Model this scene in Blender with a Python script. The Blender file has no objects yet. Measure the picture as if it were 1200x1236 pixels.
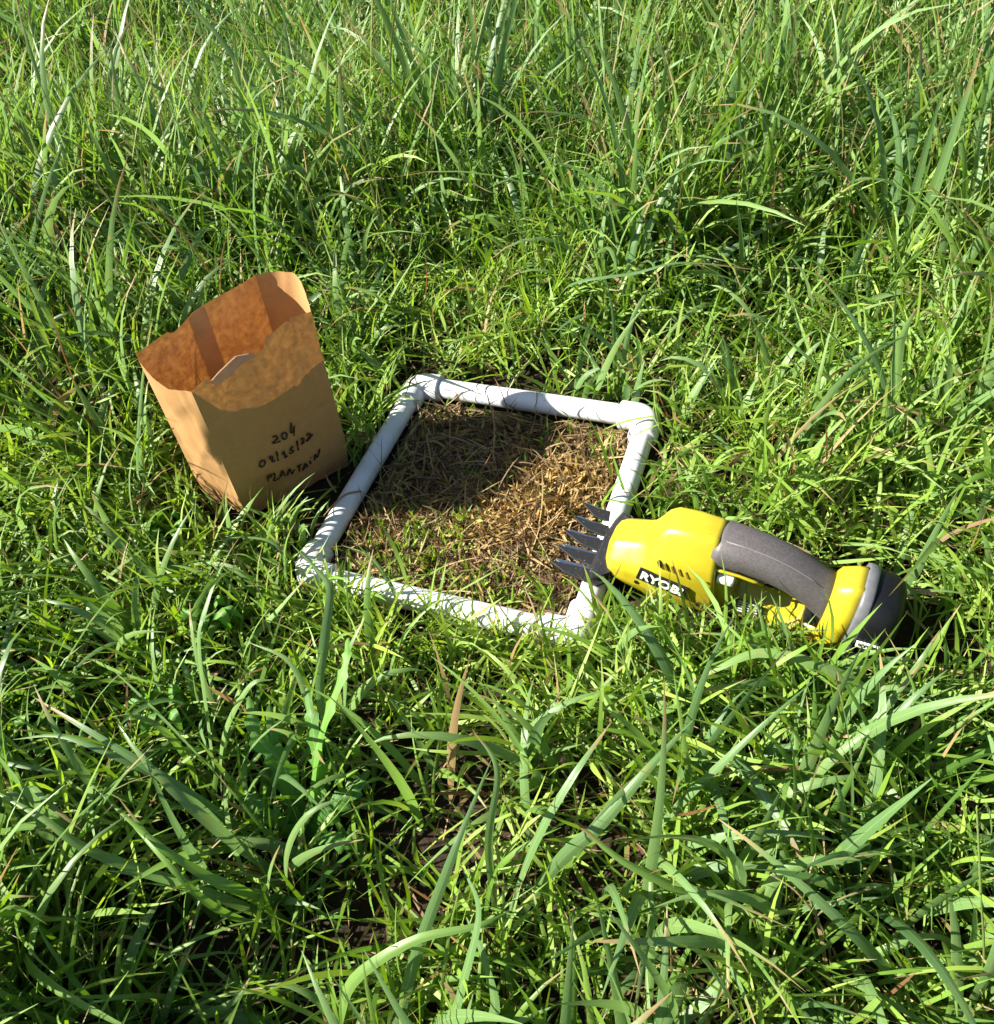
import bpy, bmesh, math, random
import numpy as np
from mathutils import Vector, noise as mnoise

rng = np.random.default_rng(7)
random.seed(7)
sc = bpy.context.scene
C = sc.collection

# ------------------------------------------------------------------ camera
F = 1000.0                                   # focal length in photograph pixels (1200 wide)
CAM = np.array([0.01013, -0.63858, 0.72735])
RM = np.array([[0.99433783, 0.10626511, 0.0],
               [-0.07984168, 0.74708999, -0.65991048],
               [-0.07012546, 0.65617396, 0.75134423]])   # world = RM @ camera
cd = bpy.data.cameras.new('camera')
cd.sensor_fit = 'HORIZONTAL'; cd.sensor_width = 36.0; cd.lens = 36.0 * F / 1200.0
cd.clip_start = 0.01; cd.clip_end = 500
cam = bpy.data.objects.new('camera', cd); C.objects.link(cam)
from mathutils import Matrix
m4 = Matrix.Identity(4)
for i in range(3):
    for j in range(3): m4[i][j] = RM[i][j]
    m4[i][3] = CAM[i]
cam.matrix_world = m4
sc.camera = cam

# ------------------------------------------------------------------ light
SUN_EL = math.radians(35); SUN_V = np.array([-0.993, 0.09])      # horizontal direction towards the sun
SUN_V = SUN_V / np.linalg.norm(SUN_V)
w = bpy.data.worlds.new('World'); sc.world = w; w.use_nodes = True
nt = w.node_tree; nt.nodes.clear()
sky = nt.nodes.new('ShaderNodeTexSky'); sky.sky_type = 'NISHITA'; sky.sun_disc = False
sky.sun_elevation = SUN_EL; sky.sun_rotation = math.atan2(SUN_V[0], SUN_V[1])
bg = nt.nodes.new('ShaderNodeBackground'); bg.inputs['Strength'].default_value = 0.047
wo = nt.nodes.new('ShaderNodeOutputWorld')
nt.links.new(sky.outputs[0], bg.inputs[0]); nt.links.new(bg.outputs[0], wo.inputs[0])
sd = bpy.data.lights.new('sun', 'SUN'); sd.energy = 5.0; sd.angle = math.radians(0.53); sd.color = (1.0, 0.94, 0.84)
so = bpy.data.objects.new('sun', sd); C.objects.link(so); so.location = (-3, 0.6, 3)
sv = Vector((SUN_V[0] * math.cos(SUN_EL), SUN_V[1] * math.cos(SUN_EL), math.sin(SUN_EL)))
so.rotation_euler = sv.to_track_quat('Z', 'Y').to_euler()
sc.view_settings.view_transform = 'Standard'; sc.view_settings.look = 'None'
sc.view_settings.exposure = 1.8; sc.view_settings.gamma = 1.0
sc.view_settings.use_curve_mapping = False
sc.render.engine = 'CYCLES'
sc.cycles.max_bounces = 8; sc.cycles.transmission_bounces = 6; sc.cycles.diffuse_bounces = 4

# ------------------------------------------------------------------ helpers
def ray(px, py): return RM @ np.array([(px - 600) / F, -(py - 618) / F, -1.0])
def at(px, py, h):
    d = ray(px, py); return CAM + d * (h - CAM[2]) / d[2]
def project(P):
    c = (P - CAM) @ RM
    return 600 - F * c[..., 0] / c[..., 2], 618 + F * c[..., 1] / c[..., 2]
def ground(x, y):
    x = np.asarray(x, float); y = np.asarray(y, float)
    g = 0.018 + 0.0994 * 0.3 * np.tanh(x / 0.3)
    g = g + 0.007 * np.sin(5.1 * x + 1.3) * np.sin(4.3 * y + 0.4) * np.clip((np.hypot(x, y) - .25) / .4, 0, 1)
    return g
def lin(r, g, b):
    f = lambda v: (v / 255 / 12.92) if v / 255 <= .04045 else ((v / 255 + .055) / 1.055) ** 2.4
    return (f(r), f(g), f(b), 1)

def tag(o, label=None, cat=None, group=None, kind=None):
    if label: o['label'] = label
    if cat: o['category'] = cat
    if group: o['group'] = group
    if kind: o['kind'] = kind
    return o
def empty(name, loc, label, cat, group=None):
    o = bpy.data.objects.new(name, None); C.objects.link(o); o.location = Vector(loc)
    o.empty_display_size = 0.02
    return tag(o, label, cat, group)
def link(name, me, mat, parent=None, local=True):
    """mesh vertices are in the parent's local frame when local, else in world space"""
    o = bpy.data.objects.new(name, me); C.objects.link(o)
    if mat: me.materials.append(mat)
    if parent:
        o.parent = parent
        if not local:
            o.location = -Vector(parent.location)
    return o
def np_mesh(name, V, Q, attr=None, smooth=True):
    """V (n,3), Q (m,4) or (m,3) -> mesh; attr (n,4) stored as point colour attribute 'blade'"""
    me = bpy.data.meshes.new(name)
    k = Q.shape[1]
    me.vertices.add(len(V)); me.vertices.foreach_set('co', np.ascontiguousarray(V, np.float32).ravel())
    me.loops.add(Q.size); me.loops.foreach_set('vertex_index', np.ascontiguousarray(Q, np.int32).ravel())
    me.polygons.add(len(Q))
    me.polygons.foreach_set('loop_start', np.arange(0, Q.size, k, dtype=np.int32))
    me.polygons.foreach_set('use_smooth', np.full(len(Q), smooth))
    me.update(calc_edges=True)
    if attr is not None:
        a = me.attributes.new('blade', 'FLOAT_COLOR', 'POINT')
        a.data.foreach_set('color', np.ascontiguousarray(attr, np.float32).ravel())
    return me
def bm_mesh(name, bm, smooth=False):
    bmesh.ops.recalc_face_normals(bm, faces=bm.faces)
    me = bpy.data.meshes.new(name); bm.to_mesh(me); bm.free()
    if smooth:
        for p in me.polygons: p.use_smooth = True
    return me

# ------------------------------------------------------------------ materials
class NT:
    def __init__(s, name):
        s.m = bpy.data.materials.new(name); s.m.use_nodes = True
        s.t = s.m.node_tree; s.t.nodes.clear()
    def n(s, typ, **kw):
        nd = s.t.nodes.new(typ)
        for k, v in kw.items():
            if hasattr(nd, k) and not k.startswith('i_'): setattr(nd, k, v)
        return nd
    def l(s, a, b): s.t.links.new(a, b)
    def math(s, op, a, b=None, clamp=False):
        nd = s.n('ShaderNodeMath', operation=op, use_clamp=clamp)
        for i, v in enumerate((a, b)):
            if v is None: continue
            if hasattr(v, 'is_output'): s.l(v, nd.inputs[i])
            else: nd.inputs[i].default_value = v
        return nd.outputs[0]
    def mix(s, fac, a, b):
        nd = s.n('ShaderNodeMix', data_type='RGBA')
        for sock, v in ((nd.inputs[0], fac), (nd.inputs[6], a), (nd.inputs[7], b)):
            if hasattr(v, 'is_output'): s.l(v, sock)
            else: sock.default_value = v
        return nd.outputs[2]
    def ramp(s, fac, stops, interp='LINEAR'):
        nd = s.n('ShaderNodeValToRGB'); cr = nd.color_ramp; cr.interpolation = interp
        while len(cr.elements) < len(stops): cr.elements.new(0.5)
        for e, (p, c) in zip(cr.elements, stops): e.position = p; e.color = c
        s.l(fac, nd.inputs[0]); return nd.outputs[0]
    def noise(s, scale, detail=3, vec=None, rough=.5):
        nd = s.n('ShaderNodeTexNoise'); nd.inputs['Scale'].default_value = scale
        nd.inputs['Detail'].default_value = detail; nd.inputs['Roughness'].default_value = rough
        if vec is None:
            tc = s.n('ShaderNodeTexCoord'); vec = tc.outputs['Object']
        s.l(vec, nd.inputs['Vector']); return nd.outputs['Fac']
    def out(s, sh):
        o = s.n('ShaderNodeOutputMaterial'); s.l(sh, o.inputs['Surface']); return s.m
    def bsdf(s, col, rough=.5, spec=.5, metallic=0, bump=None, bstr=.3, bdist=.001, coat=0):
        p = s.n('ShaderNodeBsdfPrincipled')
        for nm, v in (('Base Color', col), ('Roughness', rough), ('Specular IOR Level', spec), ('Metallic', metallic), ('Coat Weight', coat)):
            if hasattr(v, 'is_output'): s.l(v, p.inputs[nm])
            else: p.inputs[nm].default_value = v
        if bump is not None:
            b = s.n('ShaderNodeBump'); b.inputs['Strength'].default_value = bstr; b.inputs['Distance'].default_value = bdist
            s.l(bump, b.inputs['Height']); s.l(b.outputs[0], p.inputs['Normal'])
        return p.outputs[0]
    def translucent(s, col):
        t = s.n('ShaderNodeBsdfTranslucent')
        if hasattr(col, 'is_output'): s.l(col, t.inputs[0])
        else: t.inputs[0].default_value = col
        return t.outputs[0]
    def mixsh(s, fac, a, b):
        nd = s.n('ShaderNodeMixShader')
        if hasattr(fac, 'is_output'): s.l(fac, nd.inputs[0])
        else: nd.inputs[0].default_value = fac
        s.l(a, nd.inputs[1]); s.l(b, nd.inputs[2]); return nd.outputs[0]

def leaf_mat(name, greens, dead=.06, tipdead=.25, rough=.42, spec=.4, trans=.33, rib=.35, dry=None):
    """attribute 'blade' = (along 0..1, across -1..1, random, random)"""
    s = NT(name)
    a = s.n('ShaderNodeAttribute', attribute_name='blade')
    sep = s.n('ShaderNodeSeparateColor'); s.l(a.outputs['Color'], sep.inputs[0])
    t, ac, r1 = sep.outputs; r2 = a.outputs['Alpha']
    k = len(greens)
    g = s.ramp(r1, [(i / (k - 1), c) for i, c in enumerate(greens)])
    # pale midrib and fine parallel veins
    aa = s.math('ABSOLUTE', ac)
    ribf = s.math('MULTIPLY', s.math('SUBTRACT', 1.0, s.math('MULTIPLY', aa, 7.0), clamp=True), rib)
    g = s.mix(ribf, g, (0.22, 0.30, 0.12, 1))
    vein = s.math('SINE', s.math('MULTIPLY', ac, 34.0))
    v2 = s.math('ADD', s.math('MULTIPLY', vein, .15), .95)
    hs = s.n('ShaderNodeHueSaturation'); s.l(v2, hs.inputs['Value']); s.l(g, hs.inputs['Color']); g = hs.outputs[0]
    # blotches of yellowing
    nz = s.noise(38, 3)
    yl = s.math('MULTIPLY', s.math('SUBTRACT', nz, .60, clamp=True), 3.2, clamp=True)
    g = s.mix(yl, g, (0.19, 0.21, 0.035, 1))
    # dry tips, dead blades
    dc = dry or [(0, (0.20, 0.13, 0.055, 1)), (.5, (0.32, 0.24, 0.11, 1)), (1, (0.15, 0.075, 0.035, 1))]
    dcol = s.ramp(r1, dc)
    tp = s.math('MULTIPLY', s.math('SUBTRACT', t, .80, clamp=True), 9.0, clamp=True)
    tp = s.math('MULTIPLY', tp, s.math('GREATER_THAN', r2, 1 - tipdead))
    sp = s.math('MULTIPLY', s.math('SUBTRACT', s.noise(95, 2), .66, clamp=True), 9.0, clamp=True)
    sp = s.math('MULTIPLY', sp, s.math('GREATER_THAN', r2, .55))
    dd = s.math('MAXIMUM', s.math('GREATER_THAN', r2, 1 - dead), s.math('MAXIMUM', tp, sp))
    col = s.mix(dd, g, dcol)
    p = s.bsdf(col, rough, spec, bump=s.math('MULTIPLY', vein, 1.0), bstr=.25, bdist=.0003)
    hs2 = s.n('ShaderNodeHueSaturation'); hs2.inputs['Hue'].default_value = .492; hs2.inputs['Saturation'].default_value = 1.12
    hs2.inputs['Value'].default_value = 1.6; s.l(col, hs2.inputs['Color'])
    return s.out(s.mixsh(trans, p, s.translucent(hs2.outputs[0])))

def G(*v): return tuple(v) + (1,)
M = {}
M['fine'] = leaf_mat('fine_grass_leaf', [G(.062, .150, .018), G(.118, .232, .026), G(.178, .302, .034), G(.27, .38, .065)], dead=.03)
M['medium'] = leaf_mat('meadow_grass_leaf', [G(.055, .138, .025), G(.110, .215, .035), G(.172, .286, .045), G(.26, .36, .085)], dead=.035, rough=.40)
M['broad'] = leaf_mat('broad_grass_leaf', [G(.065, .150, .048), G(.12, .22, .075), G(.17, .28, .085), G(.15, .29, .035)], dead=.008, tipdead=.35, rough=.34, rib=.75)
M['stem'] = leaf_mat('grass_stem', [G(.10, .17, .035), G(.15, .21, .05), G(.20, .21, .08), G(.22, .18, .09)], dead=.12, rib=0, trans=.15)
M['weed'] = leaf_mat('weed_leaf', [G(.06, .17, .03), G(.09, .23, .035), G(.13, .29, .04)], dead=0, tipdead=.05, rib=.95, rough=.5)
M['straw'] = leaf_mat('dry_straw', [G(.045, .027, .014), G(.085, .050, .023), G(.14, .088, .042), G(.25, .175, .088)], dead=.5, rib=0, trans=.12, rough=.65, spec=.25)
M['pale_straw'] = leaf_mat('pale_chopped_straw', [G(.24, .145, .06), G(.34, .22, .09), G(.33, .22, .05), G(.45, .34, .17)], dead=.15, rib=0, trans=.15, rough=.6, spec=.25)

def soil():
    s = NT('soil')
    n1 = s.noise(9, 6); n2 = s.noise(120, 5)
    c = s.ramp(n1, [(.3, G(.016, .011, .007)), (.7, G(.038, .026, .015))])
    tc = s.n('ShaderNodeTexCoord'); ln = s.n('ShaderNodeVectorMath', operation='LENGTH'); s.l(tc.outputs['Object'], ln.inputs[0])
    far = s.math('MULTIPLY', s.math('SUBTRACT', ln.outputs['Value'], 2.2, clamp=False), .5, clamp=True)
    gcol = s.ramp(s.noise(1.7, 6), [(.3, G(.03, .065, .014)), (.7, G(.07, .12, .025))])
    c = s.mix(far, c, gcol)
    return s.out(s.bsdf(c, .95, .15, bump=n2, bstr=.9, bdist=.006))
M['soil'] = soil()

def pvc():
    s = NT('white_pvc')
    n1 = s.noise(260, 2); n2 = s.noise(22, 4)
    spk = s.math('MULTIPLY', s.math('SUBTRACT', n1, .70, clamp=True), 12, clamp=True)
    grime = s.math('MULTIPLY', s.math('SUBTRACT', n2, .52, clamp=True), 2.2, clamp=True)
    c = s.mix(grime, G(.60, .61, .63), G(.42, .39, .31)); c = s.mix(spk, c, G(.16, .13, .09))
    return s.out(s.bsdf(c, .32, .5, bump=s.noise(60, 3), bstr=.05, bdist=.001))
M['pvc'] = pvc()

def paper():
    s = NT('kraft_paper')
    n1 = s.noise(120, 5, rough=.7); n2 = s.noise(7, 4); n3 = s.noise(300, 2)
    c = s.ramp(n2, [(.3, G(.375, .205, .078)), (.7, G(.42, .238, .097))])
    c = s.mix(s.math('MULTIPLY', n3, .25), c, G(.30, .18, .085))
    tr = s.ramp(n1, [(.36, G(.26, .06, .008)), (.5, G(.58, .20, .032)), (.64, G(.85, .38, .09))])
    p = s.bsdf(c, .75, .2, bump=n1, bstr=.15, bdist=.001)
    return s.out(s.mixsh(.075, p, s.translucent(tr)))
M['paper'] = paper()
def simple(name, col, rough=.5, spec=.5, metallic=0, nscale=40, namt=.15, bstr=.05, coat=0):
    s = NT(name); n = s.noise(nscale, 4)
    dark = tuple(v * (1 - namt) for v in col[:3]) + (1,); lite = tuple(min(1, v * (1 + namt)) for v in col[:3]) + (1,)
    c = s.ramp(n, [(.3, dark), (.7, lite)])
    r = s.math('ADD', s.math('MULTIPLY', s.noise(nscale * 2.3, 3), .15), rough - .075)
    return s.out(s.bsdf(c, r, spec, metallic, bump=n, bstr=bstr, bdist=.0006, coat=coat))
def flap():
    s = NT('pale_torn_paper'); c = s.ramp(s.noise(90, 4), [(.3, G(.50, .36, .25)), (.7, G(.58, .43, .31))])
    return s.out(s.mixsh(.45, s.bsdf(c, .8, .2), s.translucent(G(.75, .5, .32))))
M['paper_flap'] = flap()
M['paper_seam'] = simple('glued_double_paper', G(.36, .21, .10), .75, .2)
M['ink'] = simple('black_marker_ink', G(.012, .009, .009), .55, .3)
M['print'] = simple('grey_blue_print', G(.11, .13, .22), .5, .3)
def yellow():
    s = NT('yellow_plastic'); n = s.noise(90, 4)
    c = s.ramp(n, [(.3, G(.345, .285, .013)), (.7, G(.38, .312, .016))])
    sm = s.math('MULTIPLY', s.math('SUBTRACT', s.noise(45, 6, rough=.7), .56, clamp=True), 2.6, clamp=True)
    c = s.mix(sm, c, G(.22, .19, .03))
    spk = s.math('MULTIPLY', s.math('SUBTRACT', s.noise(330, 2), .70, clamp=True), 9, clamp=True)
    c = s.mix(spk, c, G(.10, .085, .03))
    r = s.math('ADD', s.math('MULTIPLY', s.noise(70, 4), .22), .20)
    return s.out(s.bsdf(c, r, .6, bump=s.noise(500, 2), bstr=.05, bdist=.0004))
M['yellow'] = yellow()
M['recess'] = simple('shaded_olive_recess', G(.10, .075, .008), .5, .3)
M['grip'] = simple('grey_rubber_grip', G(.080, .072, .073), .50, .4, nscale=420, namt=.2, bstr=.35)
M['dark_plastic'] = simple('charcoal_plastic', G(.005, .0055, .007), .46, .3, nscale=200, namt=.2, bstr=.15)
M['grey_plastic'] = simple('mid_grey_plastic', G(.11, .112, .125), .38, .5, nscale=150, namt=.15, bstr=.1)
M['black'] = simple('black_plastic', G(.010, .010, .011), .35, .5, nscale=120, namt=.2)
M['seam'] = simple('pale_grip_seam', G(.13, .125, .12), .5, .4)
M['white'] = simple('white_plastic', G(.75, .75, .73), .35, .5, namt=.04)
M['label_print'] = simple('grey_label_print', G(.45, .45, .43), .5, .3)
def blade_black():
    s = NT('black_coated_blade')
    spk = s.math('MULTIPLY', s.math('SUBTRACT', s.noise(420, 2), .66, clamp=True), 7, clamp=True)
    c = s.mix(spk, G(.012, .012, .013), G(.20, .17, .13))
    return s.out(s.bsdf(c, .45, .5, bump=s.noise(300, 3), bstr=.2, bdist=.0005))
M['blade_black'] = blade_black()
M['steel'] = simple('bare_steel_edge', G(.62, .63, .65), .25, .5, metallic=1.0, nscale=300)

# ------------------------------------------------------------------ where things stand
FR_TL = np.array([-0.07458, 0.20629, 0.0312]); FR_TR = np.array([0.19872, 0.07053, 0.0565])
FR_BR = np.array([0.07458, -0.20629, 0.0405]); FR_BL = np.array([-0.2045, -0.0750, 0.0175])
FA = math.atan2(FR_TR[1] - FR_TL[1], FR_TR[0] - FR_TL[0])          # frame yaw
def local(x, y, cx, cy, a):
    c, s_ = math.cos(a), math.sin(a); dx, dy = x - cx, y - cy
    return dx * c + dy * s_, -dx * s_ + dy * c
def boxdist(x, y, cx, cy, a, hx, hy):
    lx, ly = local(x, y, cx, cy, a)
    ax, ay = np.abs(lx) - hx, np.abs(ly) - hy
    return np.hypot(np.maximum(ax, 0), np.maximum(ay, 0)) + np.minimum(np.maximum(ax, ay), 0)
def frame_d(x, y): return boxdist(x, y, 0, 0, FA, .153, .153)       # to the pipe centre line square
# paper bag
bz = 0.003
B_FL = at(299, 627, bz + .004); B_FR = at(425, 561, bz + .004)
fdir = (B_FR - B_FL); fdir[2] = 0; fdir /= np.linalg.norm(fdir); fin = np.array([-fdir[1], fdir[0], 0])
B_BL = at(249, 604, bz + .004); B_BR = B_FR + (B_BL - B_FL) * 1.05
T_FL = at(231, 473, .222); T_FR = at(375, 376, .226); T_BL = at(164, 428, .236); T_BR = at(308, 332, .240)
bag_c = (B_FL + B_FR + B_BL + B_BR) / 4
BA = math.atan2(fdir[1], fdir[0])
def bag_d(x, y): return boxdist(x, y, bag_c[0], bag_c[1], BA, .074, .042)
# grass shear
SH_O = at(752, 655, .075); SH_O[2] = 0.040
sh_end = at(1085, 760, .075)
SA = math.atan2(sh_end[1] - SH_O[1], sh_end[0] - SH_O[0])
sh_c = SH_O + np.array([math.cos(SA), math.sin(SA), 0]) * .127
def shear_d(x, y): return boxdist(x, y, sh_c[0], sh_c[1], SA, .130, .030)
def smooth(a, b, x):
    t = np.clip((x - a) / (b - a), 0, 1); return t * t * (3 - 2 * t)
print('shear', SH_O, math.degrees(SA), np.linalg.norm((sh_end - SH_O)[:2]), 'bag', B_FL, T_FL)

# ------------------------------------------------------------------ ground
def build_ground():
    xs = np.concatenate([[-200, -40, -12, -5], np.linspace(-2.5, 2.5, 101), [5, 12, 40, 200]])
    ys = np.concatenate([[-200, -40, -12, -4], np.linspace(-2, 3.5, 111), [6, 12, 40, 200]])
    X, Y = np.meshgrid(xs, ys); Z = ground(X, Y)
    Z += 0.004 * np.sin(23 * X + 2 * np.sin(9 * Y)) * np.sin(21 * Y) * (np.hypot(X, Y) < 3)
    V = np.stack([X, Y, Z], -1).reshape(-1, 3); nx, ny = len(xs), len(ys)
    i = np.arange((ny - 1) * nx).reshape(ny - 1, nx)[:, :-1].ravel()
    Q = np.stack([i, i + 1, i + nx + 1, i + nx], -1)
    o = link('ground', np_mesh('ground', V, Q), M['soil'])
    tag(o, 'dark brown soil of the meadow under the grass', 'ground', kind='structure')
build_ground()

# ------------------------------------------------------------------ paper bag
BASE_TUCK = .05
CREASES = [(0, 1, .47, -.0012), (.28, 1, .72, -.0011), (-.5, 1, .18, .0012), (.9, .5, .62, -.0009), (1, -.35, .75, .0010), (-.35, 1, .60, .0008), (1, .6, 1.25, -.0010)]
def bag_panel(name, c00, c10, c01, c11, bulge, rim=None, nu=36, nv=34, bulge_top=0, parent=None, mat=None, u0=0, u1=1, off=0.0, v0=0.0, v1=1.0, wave=.0028, tuck=True):
    """bilinear sheet, outward bulge, small dents that vanish at the edges"""
    c00, c10, c01, c11 = map(np.asarray, (c00, c10, c01, c11))
    nrm = np.cross(c10 - c00, c01 - c00); nrm /= np.linalg.norm(nrm)
    def P(u, v, o=0.0):
        vt = v * (1 + (rim(u) if rim else 0))
        p = c00 * (1 - u) * (1 - vt) + c10 * u * (1 - vt) + c01 * (1 - u) * vt + c11 * u * vt
        e = math.sin(math.pi * u) ; ev = math.sin(math.pi * min(max(v, 0), 1) * .5)
        b = bulge * e * math.sin(math.pi * min(max(vt, 0), 1)) + bulge_top * e * ev ** 4
        d = mnoise.noise(Vector((p[0] * 16, p[1] * 16, p[2] * 16))) * wave * 1.6 + mnoise.noise(Vector((p[0] * 45, p[1] * 45, p[2] * 38))) * wave * .7
        ed = min(1, u * 8, (1 - u) * 8)
        crease = (-.0020 * math.exp(-((vt - .13) / .03) ** 2) * e) if tuck else 0
        for (ca, cb, cc, cd_) in CREASES:
            if not tuck: break
            q = abs(ca * u + cb * vt - cc); b += cd_ * math.exp(-(q / .016)) * ed
        p = p + nrm * (b + d * ed + crease + o)
        k = BASE_TUCK * max(0.0, (.17 - vt) / .17) if tuck else 0.0
        p[0] += (bag_c[0] - p[0]) * k; p[1] += (bag_c[1] - p[1]) * k
        return p
    if parent is None: return P
    V = []; Q = []
    for j in range(nv + 1):
        for i in range(nu + 1):
            V.append(P(u0 + (u1 - u0) * i / nu, v0 + (v1 - v0) * j / nv, off))
    for j in range(nv):
        for i in range(nu):
            a = j * (nu + 1) + i; Q.append((a, a + 1, a + nu + 2, a + nu + 1))
    link(name, np_mesh(name, np.array(V), np.array(Q)), mat or M['paper'], parent, local=False)
    return P

def build_bag():
    e = empty('paper_bag', (bag_c[0], bag_c[1], bz), 'open brown paper bag with handwritten date standing in the grass beside the white pipe frame', 'paper bag')
    def lerp_pts(pts):
        xs = [p[0] for p in pts]; ys = [p[1] for p in pts]
        return lambda u: float(np.interp(u, xs, ys))
    fr = lerp_pts([(0, 0), (.06, .012), (.13, .018), (.14, -.010), (.22, .006), (.36, .030), (.46, .008), (.52, -.020), (.575, -.012), (.60, .028), (.70, .030), (.80, .036), (.815, .012), (.83, .034), (1, 0)])
    Pf = bag_panel('front_panel', B_FL, B_FR, T_FL, T_FR, .007, rim=fr, nu=72, nv=64, parent=e)
    br = lerp_pts([(0, 0), (.3, .012), (.55, .016), (.72, -.012), (.75, .008), (1, 0)])
    Pb = bag_panel('back_panel', B_BR, B_BL, T_BR, T_BL, .006, rim=br, nu=44, parent=e)
    bag_panel('side_panel', B_BL, B_FL, T_BL, T_FL, .002, rim=lerp_pts([(0, 0), (.3, -.06), (.55, -.075), (1, 0)]), nu=24, bulge_top=.006, parent=e)
    bag_panel('side_panel', B_FR, B_BR, T_FR, T_BR, .003, rim=lerp_pts([(0, 0), (.15, .03), (.5, .05), (.8, .02), (1, 0)]), nu=24, bulge_top=.022, parent=e)
    tk = lambda p: np.array([p[0] + (bag_c[0] - p[0]) * (BASE_TUCK + .01), p[1] + (bag_c[1] - p[1]) * (BASE_TUCK + .01), p[2] + .001])
    bag_panel('base', tk(B_FL), tk(B_BL), tk(B_FR), tk(B_BR), 0, nu=6, nv=6, parent=e, tuck=False, wave=0)
    # glued seam strip inside the back panel
    bag_panel('seam_strip', B_BR, B_BL, T_BR, T_BL, .006, rim=br, nu=6, nv=30, parent=e, mat=M['paper_seam'], u0=.44, u1=.58, off=-.0012)
    # outward folded torn flap on the front rim (its pale inner side shows)
    V = []; Q = []
    us = np.linspace(.14, .50, 14)
    for i, u in enumerate(us):
        a = Pf(u, 1.0, .0006); k = math.sin(math.pi * (i / 13)) ** .5
        b = Pf(u, 1.0 - (.075 - .12 * (u - .14)) * k - .004, .0012 + .001 * k); mid = (a + b) / 2 + (Pf(.3, .9, .0012) - Pf(.3, .9, 0))
        V += [a, mid, b]
    for i in range(13):
        for k in range(2):
            a = i * 3 + k; Q.append((a, a + 3, a + 4, a + 1))
    link('torn_flap', np_mesh('torn_flap', np.array(V), np.array(Q)), M['paper_flap'], e, local=False)
    # handwriting: strokes traced on the panel
    src = np.array([[0, .22], [1, .22], [1, 1], [0, 1]], float)
    dst = np.array([project(np.asarray(Pf(u, v * .999))) for u, v in src])
    A = []
    for (X, Y), (u, v) in zip(dst, src):
        A.append([X, Y, 1, 0, 0, 0, -u * X, -u * Y, -u]); A.append([0, 0, 0, X, Y, 1, -v * X, -v * Y, -v])
    Hm = np.linalg.svd(np.array(A))[2][-1].reshape(3, 3)
    def onp(zx, zy):
        q = Hm @ np.array([295 + zx / 12, 500 + zy / 12, 1]); return q[0] / q[2], q[1] / q[2]
    lines = {
     '204': [[(310, 330), (345, 297), (380, 305), (385, 345), (350, 385), (308, 408), (345, 405), (380, 400), (425, 368)],
             [(470, 235), (438, 268), (440, 315), (475, 335), (505, 310), (512, 260), (495, 232), (470, 235)],
             [(592, 130), (575, 185), (565, 235), (600, 240), (650, 205)], [(640, 185), (632, 240), (622, 295)]],
     '08/15/22': [[(180, 632), (145, 655), (130, 695), (150, 732), (190, 730), (212, 690), (205, 640), (180, 632)],
             [(300, 590), (268, 612), (290, 635), (335, 640), (345, 665), (315, 675), (300, 650), (315, 615), (318, 592), (300, 590)],
             [(365, 520), (380, 590), (395, 655)],
             [(445, 560), (465, 525), (470, 495), (480, 545), (490, 598)], [(470, 605), (500, 592), (525, 565)],
             [(605, 425), (575, 450), (545, 480), (580, 480), (610, 490), (605, 520), (570, 535), (545, 525)], [(575, 450), (600, 440)],
             [(665, 368), (678, 430), (688, 500)],
             [(735, 385), (755, 355), (790, 355), (785, 395), (755, 430), (730, 445), (770, 435), (800, 405)],
             [(830, 330), (855, 300), (890, 295), (895, 330), (865, 375), (830, 412), (860, 400), (895, 365), (930, 305)]],
     'PLANTAIN': [[(255, 875), (270, 925), (283, 972)], [(245, 885), (285, 855), (315, 850), (312, 880), (275, 910)],
             [(320, 835), (350, 835), (360, 880), (360, 965), (400, 945), (435, 915)],
             [(440, 905), (450, 850), (455, 790), (485, 835), (510, 885)], [(445, 865), (475, 855)],
             [(545, 885), (555, 825), (560, 775), (590, 825), (610, 862), (630, 820), (650, 780)],
             [(675, 745), (720, 720), (755, 705)], [(712, 725), (710, 780), (715, 828)],
             [(765, 805), (785, 750), (795, 700), (820, 730), (845, 765)], [(775, 775), (815, 755)],
             [(875, 670), (885, 715)], [(890, 628), (896, 636)],
             [(950, 670), (955, 625), (960, 585), (985, 620), (1000, 635), (1020, 580), (1040, 515)]]}
    for txt, strokes in lines.items():
        V = []; Q = []
        for st in strokes:
            pts = np.array(st, float)
            d = np.r_[0, np.cumsum(np.hypot(*np.diff(pts, axis=0).T))]; n = max(3, int(d[-1] / 14))
            tt = np.linspace(0, d[-1], n); xs = np.interp(tt, d, pts[:, 0]); ys = np.interp(tt, d, pts[:, 1])
            if n > 6:
                for arr in (xs, ys): arr[1:-1] = (arr[:-2] + 2 * arr[1:-1] + arr[2:]) / 4
            p3 = np.array([Pf(*onp(x, y), .0019) for x, y in zip(xs, ys)])
            nrm = np.cross(B_FR - B_FL, T_FL - B_FL); nrm /= np.linalg.norm(nrm)
            tg = np.gradient(p3, axis=0); sd_ = np.cross(nrm, tg); sd_ /= np.linalg.norm(sd_, axis=1)[:, None] + 1e-9
            wd = .00105 * (1 + .25 * np.sin(np.arange(n) * .9))[:, None]
            b = len(V)
            for k in range(n): V += [p3[k] - sd_[k] * wd[k], p3[k] + sd_[k] * wd[k]]
            for k in range(n - 1): Q.append((b + 2 * k, b + 2 * k + 1, b + 2 * k + 3, b + 2 * k + 2))
        o = link('handwriting', np_mesh('handwriting', np.array(V), np.array(Q)), M['ink'], e, local=False)
        o['label'] = 'handwritten black marker line reading ' + txt
build_bag()

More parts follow.
